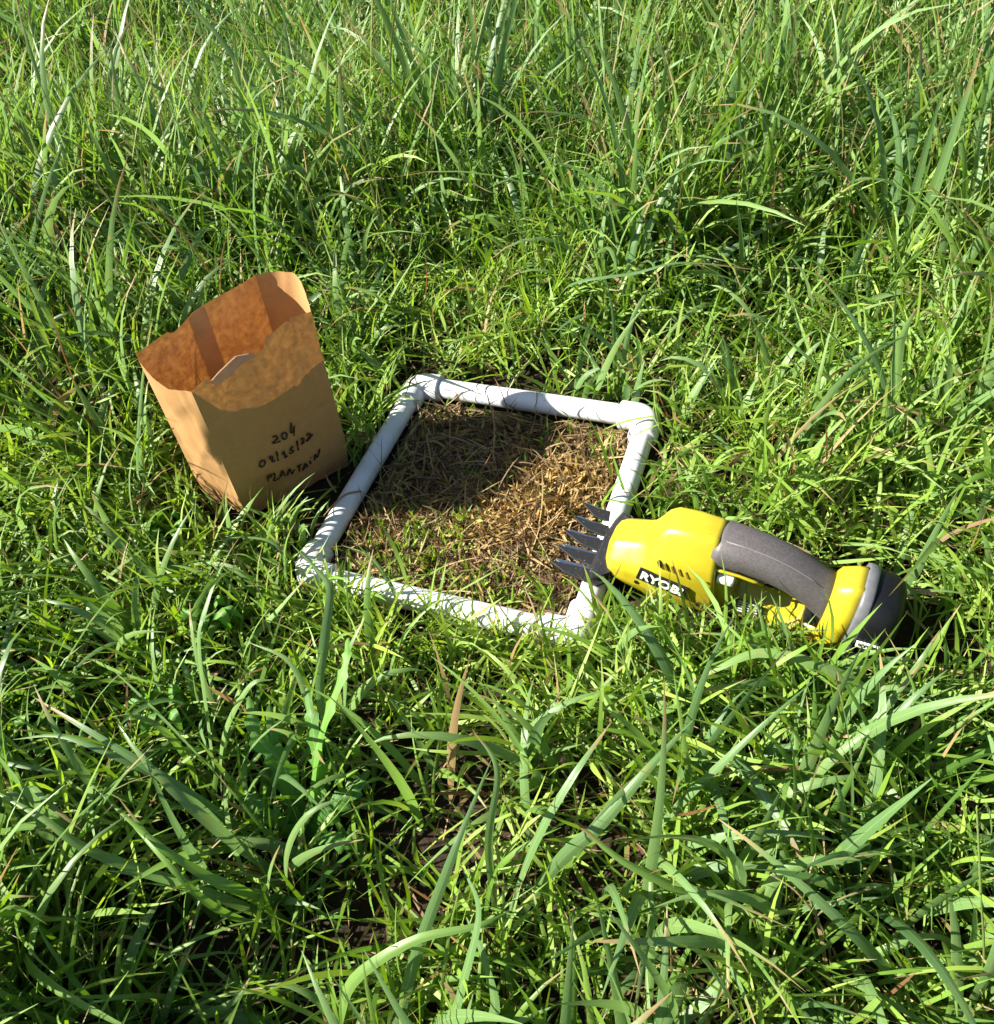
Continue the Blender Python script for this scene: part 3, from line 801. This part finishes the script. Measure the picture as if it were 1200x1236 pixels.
stuff('thatch', *litter(16000, False, (.04, .13), (.0015, .0035), (.000, .018), '', '', None), M['straw'], 'brown dead grass thatch lying on the soil between blades', 'thatch')
stuff('clippings', *join([litter(11000, True, (.015, .055), (.0012, .0032), (.001, .010), '', '', None, thr=(1.45, .18)), litter(1500, True, (.04, .085), (.0010, .0018), (.004, .016), '', '', None, S=5)]), M['straw'], 'brown dry grass clippings matted inside the white frame', 'clippings')
pc = at(640, 625, .03); pd_ = at(690, 590, .03)
def pale_region(x, y):
    d = np.minimum(np.hypot((x - pc[0]) / .060, (y - pc[1]) / .034), np.hypot((x - pd_[0]) / .050, (y - pd_[1]) / .028))
    return rng.random(len(x)) < np.clip(1.5 - d, 0.03, 1)
stuff('pale_stubble', *litter(26000, True, (.009, .030), (.0018, .0040), (.004, .016), '', '', None, region=pale_region, thr=(1.05, .45)), M['pale_straw'], 'pale yellow freshly cut grass stubble in middle of the frame', 'stubble')
gc = at(500, 660, .03); gd = at(560, 720, .03); ge = at(560, 560, .03)
def green_region(x, y):
    d = np.minimum(np.hypot((x - gc[0]) / .075, (y - gc[1]) / .06), np.hypot((x - gd[0]) / .10, (y - gd[1]) / .05))
    return rng.random(len(x)) < np.clip(1.25 - d, .10, 1)
stuff('green_stubble', *litter(4200, True, (.014, .042), (.0018, .0036), (.002, .010), '', '', None, region=green_region, thr=(.55, .4)), M['fine'], 'short green cut grass stubble left inside the white frame', 'stubble')

def far_grass(n):
    r = rng.uniform(1.5, 7, n) ; a = rng.uniform(0, 6.2832, n); x, y = r * np.cos(a), .5 + r * np.sin(a)
    ok = (~(np.abs(x) < .55 + .46 * (y + .85))) | (y > 2.2) | (y < -.85); x, y = x[ok], y[ok]; n = len(x)
    base = np.stack([x, y, ground(x, y)], -1)
    P, V, s, ac = blades(base, rng.uniform(0, 6.28, n), np.abs(rng.normal(.1, .3, n)), rng.uniform(.3, 1.6, n), rng.uniform(.14, .34, n), rng.uniform(.007, .014, n), S=4)
    k = keep(P)
    return pack(V[k], s, ac, np.clip(clumpnoise(x[k], y[k], 2) * .5 + rng.random(k.sum()) * .5, 0, 1), rng.random(k.sum()))
stuff('surrounding_grass', *far_grass(45000), M['medium'], 'surrounding meadow grass beyond the photographed patch', 'grass')
# ------------------------------------------------------------------ single plants that stand out
def catmull(pts, n):
    p = np.asarray(pts, float); p = np.vstack([2 * p[0] - p[1], p, 2 * p[-1] - p[-2]]); out = []
    m = len(p) - 3
    for t in np.linspace(0, m - 1e-6, n):
        i = int(t); f = t - i; a, b, c, d = p[i:i + 4]
        out.append(.5 * ((2 * b) + (c - a) * f + (2 * a - 5 * b + 4 * c - d) * f * f + (3 * b - a - 3 * c + d) * f ** 3))
    return np.array(out)
def blade_strip(P, width, roll=0.0, fold=.22, lobes=None, base_w=.6, tip_p=.7, flip=1):
    n = len(P); s = np.linspace(0, 1, n)
    tg = np.gradient(P, axis=0); tg /= np.linalg.norm(tg, axis=1)[:, None]
    d = P[-1] - P[0]; h = np.array([-d[1], d[0], 0]); h /= np.linalg.norm(h) + 1e-9
    sd = h[None] - tg * (tg @ h)[:, None]; sd /= np.linalg.norm(sd, axis=1)[:, None]
    nn = np.cross(tg, sd)
    r = roll + .35 * np.sin(s * 2.3 + roll * 5)
    sd2 = sd * np.cos(r)[:, None] + nn * np.sin(r)[:, None]; nn = np.cross(tg, sd2)
    prof = (base_w + (1 - base_w) * np.clip(s / .3, 0, 1)) * np.clip((1 - s) / .6, 0, 1) ** tip_p
    if lobes: prof = np.sin(np.pi * np.clip(s, 0, 1) ** .75) ** .6 * (.42 + .58 * np.abs(((s * lobes) % 1) - .15)) + .03
    prof[-1] = .03
    hw = width / 2 * prof
    ruf = (.12 * np.sin(s * 40) * hw)[:, None] * nn if lobes else 0
    cols = [P - sd2 * hw[:, None] - ruf, P - sd2 * (hw * .5)[:, None] + nn * (hw * fold * .55)[:, None], P + nn * (hw * fold)[:, None], P + sd2 * (hw * .5)[:, None] + nn * (hw * fold * .55)[:, None], P + sd2 * hw[:, None] + ruf]
    return np.stack(cols, 1)[None], s, np.array([-1, -.5, 0, .5, 1.])
def plant(name, label, cat, bl, mat='broad', group=None, part='blade', lobes=None):
    """bl: list of (pixel polyline with heights above the ground from root to tip, width, tone)"""
    def w3(px, py, h):
        p = at(px, py, h + .02); g = float(ground(p[0], p[1])); return at(px, py, h + g)
    b0 = w3(*bl[0][0][0]); b0[2] = float(ground(b0[0], b0[1])) + .001
    e = empty(name, b0, label, cat, group)
    for k, (pl, width, tone) in enumerate(bl):
        pts = [w3(*q) for q in pl]
        root = np.array([pts[0][0], pts[0][1], float(ground(pts[0][0], pts[0][1])) - .004])
        if pl[0][2] > .012: pts = [root] + pts
        else: pts[0] = root
        P = catmull(pts, 44 if lobes else 22)
        V, s, ac = blade_strip(P, width, roll=random.uniform(-.35, .35), lobes=lobes)
        V_, Q, A = pack(V, s, ac, np.array([tone]), np.array([random.choice([.3, .5, .7, .8])]))
        link(part, np_mesh(part, V_ - b0, Q, A), M[mat], e)
    return e
W1, W2, W3 = .0085, .0065, .0105
plant('grass_clump', 'fan of broad blades spreading left in the lower left grass', 'grass clump', [
  ([(345, 1110, .01), (300, 1080, .06), (250, 1058, .09), (185, 1015, .12), (108, 945, .13)], W1, .95),
  ([(345, 1115, .01), (270, 1085, .05), (115, 1030, .11), (50, 987, .13), (-25, 945, .13)], W1, .75),
  ([(348, 1120, .01), (290, 1110, .05), (245, 1085, .09), (200, 1040, .12), (150, 985, .12)], W2, .9),
  ([(350, 1110, .01), (345, 1040, .08), (370, 985, .13), (420, 960, .13)], W2, .6)])
plant('grass_clump', 'pair of long blue-green blades arching left with pale drooping tips', 'grass clump', [
  ([(300, 1020, .01), (270, 995, .05), (215, 950, .10), (125, 907, .13), (70, 888, .13), (14, 893, .115)], W1, .35),
  ([(305, 1015, .01), (275, 990, .05), (200, 940, .11), (115, 887, .14), (38, 840, .14)], W1, .3)])
plant('grass_clump', 'tall kinked blades standing before the lower left corner of the frame', 'grass clump', [
  ([(397, 935, .01), (386, 840, .08), (392, 770, .125), (398, 715, .155), (385, 690, .158), (350, 655, .145)], W1, .4),
  ([(402, 930, .01), (415, 850, .06), (420, 790, .10), (440, 745, .12)], W2, .5),
  ([(392, 935, .01), (375, 860, .06), (350, 800, .10), (300, 775, .11)], W2, .55)])
plant('grass_clump', 'low blades arching over the left end of the near pipe', 'grass clump', [
  ([(470, 760, .01), (478, 725, .045), (466, 697, .06), (444, 670, .066), (412, 658, .056)], .0055, .6),
  ([(330, 745, .01), (345, 690, .05), (330, 655, .07), (275, 650, .07), (215, 672, .05)], W2, .45),
  ([(330, 750, .01), (300, 700, .05), (255, 680, .06), (190, 690, .04)], W2, .5)])
plant('grass_clump', 'pale upright blades with bent tips left of the lobed weed', 'grass clump', [
  ([(260, 985, .01), (252, 880, .09), (240, 765, .16), (262, 735, .165)], W2, .55),
  ([(264, 990, .01), (268, 900, .08), (300, 830, .13), (330, 820, .13)], W2, .7),
  ([(256, 985, .01), (215, 900, .08), (165, 865, .11), (110, 870, .10)], W2, .9)])
plant('grass_clump', 'long stiff blades rising from bottom centre of the picture', 'grass clump', [
  ([(470, 1262, .01), (480, 1235, .03), (505, 1145, .09), (540, 1050, .14), (557, 1005, .155), (594, 915, .16)], W1, .3),
  ([(475, 1265, .01), (540, 1235, .05), (562, 1175, .09), (578, 1100, .12), (560, 1050, .13)], W1, .35),
  ([(480, 1262, .01), (590, 1236, .05), (585, 1160, .09), (562, 1105, .10)], W1, .4)])
plant('grass_clump', 'bright blade curving over to the right near the bottom edge', 'grass clump', [
  ([(405, 1262, .01), (412, 1225, .05), (430, 1180, .085), (500, 1135, .11), (575, 1118, .11), (615, 1100, .10)], W1, .8),
  ([(400, 1262, .01), (395, 1220, .05), (350, 1190, .07), (300, 1195, .07)], W2, .7)])
plant('grass_clump', 'narrow pale blades at the bottom edge left of centre', 'grass clump', [
  ([(188, 1262, .01), (195, 1235, .03), (210, 1190, .07), (232, 1140, .09)], .0075, .4),
  ([(192, 1262, .01), (240, 1230, .04), (280, 1210, .06), (302, 1180, .07)], W2, .55),
  ([(186, 1262, .01), (130, 1225, .05), (80, 1215, .06), (0, 1190, .07)], W2, .95)])
plant('grass_clump', 'two broad parallel blades leaning up right below the shear', 'grass clump', [
  ([(610, 1120, .01), (675, 1040, .075), (725, 995, .10), (785, 925, .125), (838, 868, .13)], W3, .4),
  ([(605, 1120, .01), (645, 1020, .09), (690, 940, .13), (737, 873, .14)], W1, .35),
  ([(600, 1120, .01), (590, 1020, .09), (600, 930, .13), (570, 880, .13)], W2, .6)])
plant('grass_clump', 'thick bright blade pointing up left in the lower right grass', 'grass clump', [
  ([(940, 1160, .01), (870, 1100, .06), (810, 1070, .085), (745, 1035, .10), (683, 980, .105)], W3, .85),
  ([(945, 1160, .01), (920, 1090, .06), (960, 1045, .09), (1035, 1035, .09), (1118, 1008, .07)], W1, .7)])
plant('grass_clump', 'yellowing blade arched like a bow in front of the battery', 'grass clump', [
  ([(1085, 890, .01), (1055, 842, .06), (990, 805, .09), (920, 788, .095), (865, 808, .085), (825, 830, .065)], W3, .7),
  ([(1090, 892, .01), (1070, 860, .05), (1110, 800, .10), (1135, 760, .11)], W2, .6)])
plant('grass_clump', 'blades lying nearly flat below the grip of the shear', 'grass clump', [
  ([(860, 850, .01), (825, 838, .035), (750, 840, .045), (655, 846, .035)], W2, .8),
  ([(862, 852, .01), (840, 842, .04), (800, 860, .05), (735, 877, .04)], W1, .8),
  ([(858, 850, .01), (880, 800, .06), (890, 760, .075), (930, 740, .07)], .005, .9)])
plant('grass_clump', 'blade curving up past the bow-shaped leaf in the right grass', 'grass clump', [
  ([(960, 955, .01), (1025, 910, .06), (1065, 860, .09), (1112, 800, .11)], W1, .45),
  ([(965, 957, .01), (985, 915, .05), (1030, 900, .07), (1090, 920, .06)], W2, .55)])
plant('grass_clump', 'pale blade sprawling towards the lower right corner', 'grass clump', [
  ([(1000, 1170, .01), (1030, 1185, .05), (1065, 1205, .06), (1135, 1245, .05)], W1, .6),
  ([(1003, 1172, .01), (1060, 1150, .05), (1120, 1130, .06), (1175, 1145, .05)], W2, .7)])
plant('grass_clump', 'dark upright blades standing behind the grip of the shear', 'grass clump', [
  ([(1076, 590, .01), (1078, 500, .08), (1079, 430, .14), (1082, 330, .20)], W2, .1),
  ([(1074, 590, .01), (1071, 480, .09), (1035, 393, .16), (978, 318, .20)], W2, .15),
  ([(1072, 590, .01), (1063, 490, .08), (1021, 425, .13), (986, 384, .15)], W2, .2),
  ([(1080, 590, .01), (1083, 440, .12), (1092, 400, .15), (1108, 370, .165)], W3, .75),
  ([(1070, 590, .01), (1040, 500, .07), (1003, 470, .10), (965, 490, .09)], W1, .6)])
plant('grass_clump', 'pale flat blades fanning right behind the battery', 'grass clump', [
  ([(1060, 640, .01), (1085, 622, .04), (1128, 597, .06), (1175, 578, .06)], W1, .6),
  ([(1062, 645, .01), (1110, 640, .04), (1160, 620, .05), (1210, 600, .05)], W1, .65)])
plant('grass_clump', 'upright leaf tuft just behind the far pipe', 'grass clump', [
  ([(745, 475, .01), (742, 430, .05), (740, 380, .09), (730, 330, .12)], W2, .4),
  ([(748, 476, .01), (755, 420, .06), (770, 370, .10), (800, 330, .12)], W2, .5),
  ([(742, 476, .01), (720, 440, .04), (690, 400, .07), (650, 385, .075)], W2, .45)])
plant('grass_clump', 'dark blade lying level across the grass right of top centre', 'grass clump', [
  ([(670, 372, .02), (690, 343, .12), (765, 330, .14), (825, 317, .15), (925, 327, .13)], W2, .1),
  ([(672, 372, .02), (740, 330, .10), (800, 300, .14), (860, 330, .12)], W2, .7)])
plant('grass_clump', 'straight broad blade slanting to the top edge', 'grass clump', [
  ([(820, 250, .02), (850, 120, .18), (880, 65, .23), (925, -10, .28)], W2, .6),
  ([(815, 250, .02), (800, 150, .14), (760, 90, .20), (720, 80, .20)], W2, .45)])
plant('grass_clump', 'blue-green blade arching over in the upper right', 'grass clump', [
  ([(915, 210, .02), (915, 120, .13), (935, 75, .18), (1000, 57, .19), (1070, 68, .16)], W2, .2),
  ([(920, 212, .02), (960, 150, .12), (1030, 120, .15), (1100, 135, .12)], W2, .35)])
plant('grass_clump', 'erect blades in the top right corner', 'grass clump', [
  ([(1150, 330, .02), (1140, 200, .17), (1110, 90, .26), (1060, 30, .29)], W1, .3),
  ([(1155, 330, .02), (1175, 220, .15), (1190, 130, .23), (1230, 60, .27)], W1, .5),
  ([(1150, 335, .02), (1100, 240, .12), (1050, 215, .15), (1000, 230, .14)], W1, .6),
  ([(1158, 332, .02), (1165, 200, .18), (1150, 120, .24), (1185, 40, .28)], W2, .85)])
plant('grass_clump', 'hooked pale blade in the upper left grass', 'grass clump', [
  ([(216, 250, .02), (216, 190, .08), (212, 125, .15), (225, 97, .17), (250, 90, .165)], W2, .35),
  ([(220, 252, .02), (180, 190, .09), (130, 140, .15), (60, 120, .17)], W2, .9)])
plant('grass_clump', 'wide leaves leaning right above the paper bag', 'grass clump', [
  ([(450, 330, .02), (440, 250, .10), (400, 195, .16), (340, 170, .18)], W1, .4),
  ([(455, 332, .02), (480, 250, .10), (540, 215, .14), (600, 235, .12)], W1, .5),
  ([(452, 330, .02), (455, 230, .13), (430, 140, .21), (380, 95, .24)], W2, .6)])
plant('grass_clump', 'slender blade standing against the left corner of the bag', 'grass clump', [
  ([(168, 640, .01), (166, 560, .08), (172, 460, .18), (184, 384, .245)], .0055, .4)])
plant('lobed_weed', 'leafy weed with jagged lobed leaves in the dark hollow', 'weed', [
  ([(365, 1010, .01), (350, 960, .04), (330, 905, .07), (325, 850, .09)], .026, .5),
  ([(367, 1012, .01), (385, 950, .05), (380, 890, .09), (370, 830, .11)], .024, .6),
  ([(363, 1012, .01), (325, 985, .04), (300, 965, .05), (285, 960, .05)], .022, .7),
  ([(369, 1014, .01), (400, 980, .04), (430, 950, .05), (445, 930, .05)], .024, .3),
  ([(368, 1016, .01), (395, 1010, .035), (415, 1020, .04), (440, 1010, .03)], .020, .4),
  ([(362, 1014, .01), (345, 930, .06), (310, 890, .085), (300, 840, .09)], .024, .8),
  ([(366, 1010, .01), (385, 900, .09), (415, 810, .135), (420, 770, .14)], .018, .9)], mat='weed', part='leaf', lobes=6)
plant('leafy_weed', 'low weed with pointed bright leaves left of the bag foot', 'weed', [
  ([(100, 700, .01), (85, 670, .03), (60, 650, .035)], .016, .9), ([(100, 702, .01), (120, 670, .03), (140, 640, .04)], .015, .8),
  ([(102, 700, .01), (130, 700, .025), (165, 705, .02)], .015, .7), ([(98, 702, .01), (70, 705, .025), (35, 715, .02)], .014, .85),
  ([(100, 704, .01), (105, 735, .02), (110, 765, .015)], .015, .75), ([(101, 700, .01), (95, 650, .05), (100, 605, .06)], .014, .95)], mat='weed', part='leaf')

def rosette(label, px, py, n, ln, wd, tone):
    rr = random.Random(int(px)); bl = []
    for k in range(n):
        a = 2 * math.pi * k / n + rr.uniform(-.3, .3); L = ln * rr.uniform(.7, 1.15); up = rr.uniform(.045, .085)
        bl.append(([(px, py, .01), (px + .5 * L * math.cos(a), py - .35 * L * math.sin(a) - 12, up), (px + L * math.cos(a), py - .7 * L * math.sin(a), up * .8)], wd * rr.uniform(.8, 1.2), min(1, tone + rr.uniform(-.2, .2))))
    plant('leafy_weed', label, 'weed', bl, mat='weed', part='leaf')
rosette('small bright weed rosette at the left edge below bag level', 40, 860, 7, 48, .015, .8)
rosette('round-leaved weed between the bag and the kinked blades', 250, 745, 7, 40, .014, .75)
rosette('low weed tucked under the long blue-green blades', 195, 860, 6, 44, .015, .6)
rosette('leafy weed hugging the foot of the bag on its left', 200, 640, 6, 38, .012, .85)
# --- seed heads
def seed_stalk(label, stem_px, spikes, mat='stem', tone=.7, group=None):
    def w3(px, py, h):
        p = at(px, py, h + .02); return at(px, py, h + float(ground(p[0], p[1])))
    pts = [w3(*q) for q in stem_px]; b0 = pts[0].copy(); b0[2] = float(ground(b0[0], b0[1])); pts[0] = b0.copy() - [0, 0, .003]
    e = empty('seed_stalk', b0, label, 'seed stalk', group)
    def add(P, r, nm):
        bm = tube(P - b0, r, 6); me = bm_mesh(nm, bm, True)
        a = me.attributes.new('blade', 'FLOAT_COLOR', 'POINT'); nv = len(me.vertices)
        a.data.foreach_set('color', np.tile(np.array([.3, .5, tone, .3], np.float32), nv)); return link(nm, me, M[mat], e)
    add(catmull(pts, 16), np.linspace(.0010, .0006, 16), 'stem')
    for sp in spikes:
        P = catmull([w3(*q) for q in sp], 26)
        r = (.0006 + .0007 * np.abs(np.sin(np.arange(26) * 1.9))) * np.linspace(1, .6, 26); r[-1] = .0002
        add(P, r, 'seed_spike')
seed_stalk('tall yellow-green seed spike by the right edge', [(1195, 1236, .01), (1188, 1150, .08), (1184, 1080, .13)], [[(1184, 1080, .13), (1182, 1030, .155), (1179, 972, .18)]], tone=.25)
seed_stalk('pale seed spike reaching right above the battery', [(1050, 560, .01), (1060, 540, .06), (1075, 534, .08)], [[(1075, 534, .08), (1128, 547, .09), (1180, 573, .085), (1215, 592, .08)]], tone=.75)
seed_stalk('tan three-fingered seed head right of the dark upright blades', [(1165, 520, .01), (1155, 450, .07), (1140, 395, .12)],
  [[(1140, 395, .12), (1128, 378, .135), (1108, 372, .14)], [(1140, 395, .12), (1138, 370, .14), (1130, 350, .155)], [(1140, 395, .12), (1155, 375, .135), (1168, 362, .14)]], tone=.95)
seed_stalk('tan forked seed head in the lower right grass', [(1010, 1180, .01), (1000, 1140, .05), (985, 1105, .08)],
  [[(985, 1105, .08), (960, 1075, .095), (930, 1055, .10)], [(985, 1105, .08), (1015, 1085, .09), (1060, 1070, .09)], [(985, 1105, .08), (975, 1070, .10), (985, 1030, .11)]], tone=.9)
seed_stalk('green two-pronged seed head in the bottom left corner', [(125, 1215, .01), (118, 1185, .05), (112, 1160, .07)],
  [[(112, 1160, .07), (100, 1135, .085), (90, 1110, .095)], [(112, 1160, .07), (113, 1130, .085), (114, 1105, .095)], [(112, 1160, .07), (95, 1145, .08), (80, 1125, .085)]], tone=.3)
seed_stalk('pinkish drooping seed head in the upper left grass', [(115, 260, .02), (105, 190, .09), (100, 140, .13)], [[(100, 140, .13), (98, 118, .145), (106, 92, .155)]], tone=1.0)
seed_stalk('grey seed spike lying level left of the bag', [(30, 420, .01), (25, 370, .05), (30, 345, .07)], [[(30, 345, .07), (60, 352, .075), (95, 358, .075), (125, 366, .07)]], tone=.9)

# --- bits lying on the pipes
def twig(label, pts, r, tone=.2):
    P = catmull(pts, 10); b0 = P[0].copy()
    bm = tube(P - b0, np.linspace(r, r * .5, 10), 6); me = bm_mesh('dry_stem', bm, True)
    a = me.attributes.new('blade', 'FLOAT_COLOR', 'POINT'); a.data.foreach_set('color', np.tile(np.array([.3, .5, tone, .99], np.float32), len(me.vertices)))
    o = link('dry_stem', me, M['straw']); o.location = Vector(b0); tag(o, label, 'dry stem')
pa, pb = FR_TL, FR_BL; dd_ = (pb - pa) / np.linalg.norm(pb - pa); nn_ = np.array([dd_[1], -dd_[0], 0])
q = pa + dd_ * .205 + np.array([0, 0, PR + .0012])
twig('brown dry stem lying across the left pipe', [q - dd_ * .012 - nn_ * .013 + [0, 0, -.004], q, q + dd_ * .016 + nn_ * .008 + [0, 0, -.0012], q + dd_ * .03 + nn_ * .016 + [0, 0, -.009]], .0011)
pa, pb = FR_TL, FR_TR; dd_ = (pb - pa) / np.linalg.norm(pb - pa); nn_ = np.array([-dd_[1], dd_[0], 0])
q = pa + dd_ * .165 + np.array([0, 0, PR + .001])
twig('thin dry stem draped over the far pipe', [q + nn_ * .018 + [0, 0, -.010], q + nn_ * .004, q - nn_ * .008 + dd_ * .004 + [0, 0, -.003], q - nn_ * .016 + dd_ * .003 + [0, 0, -.012]], .0007)
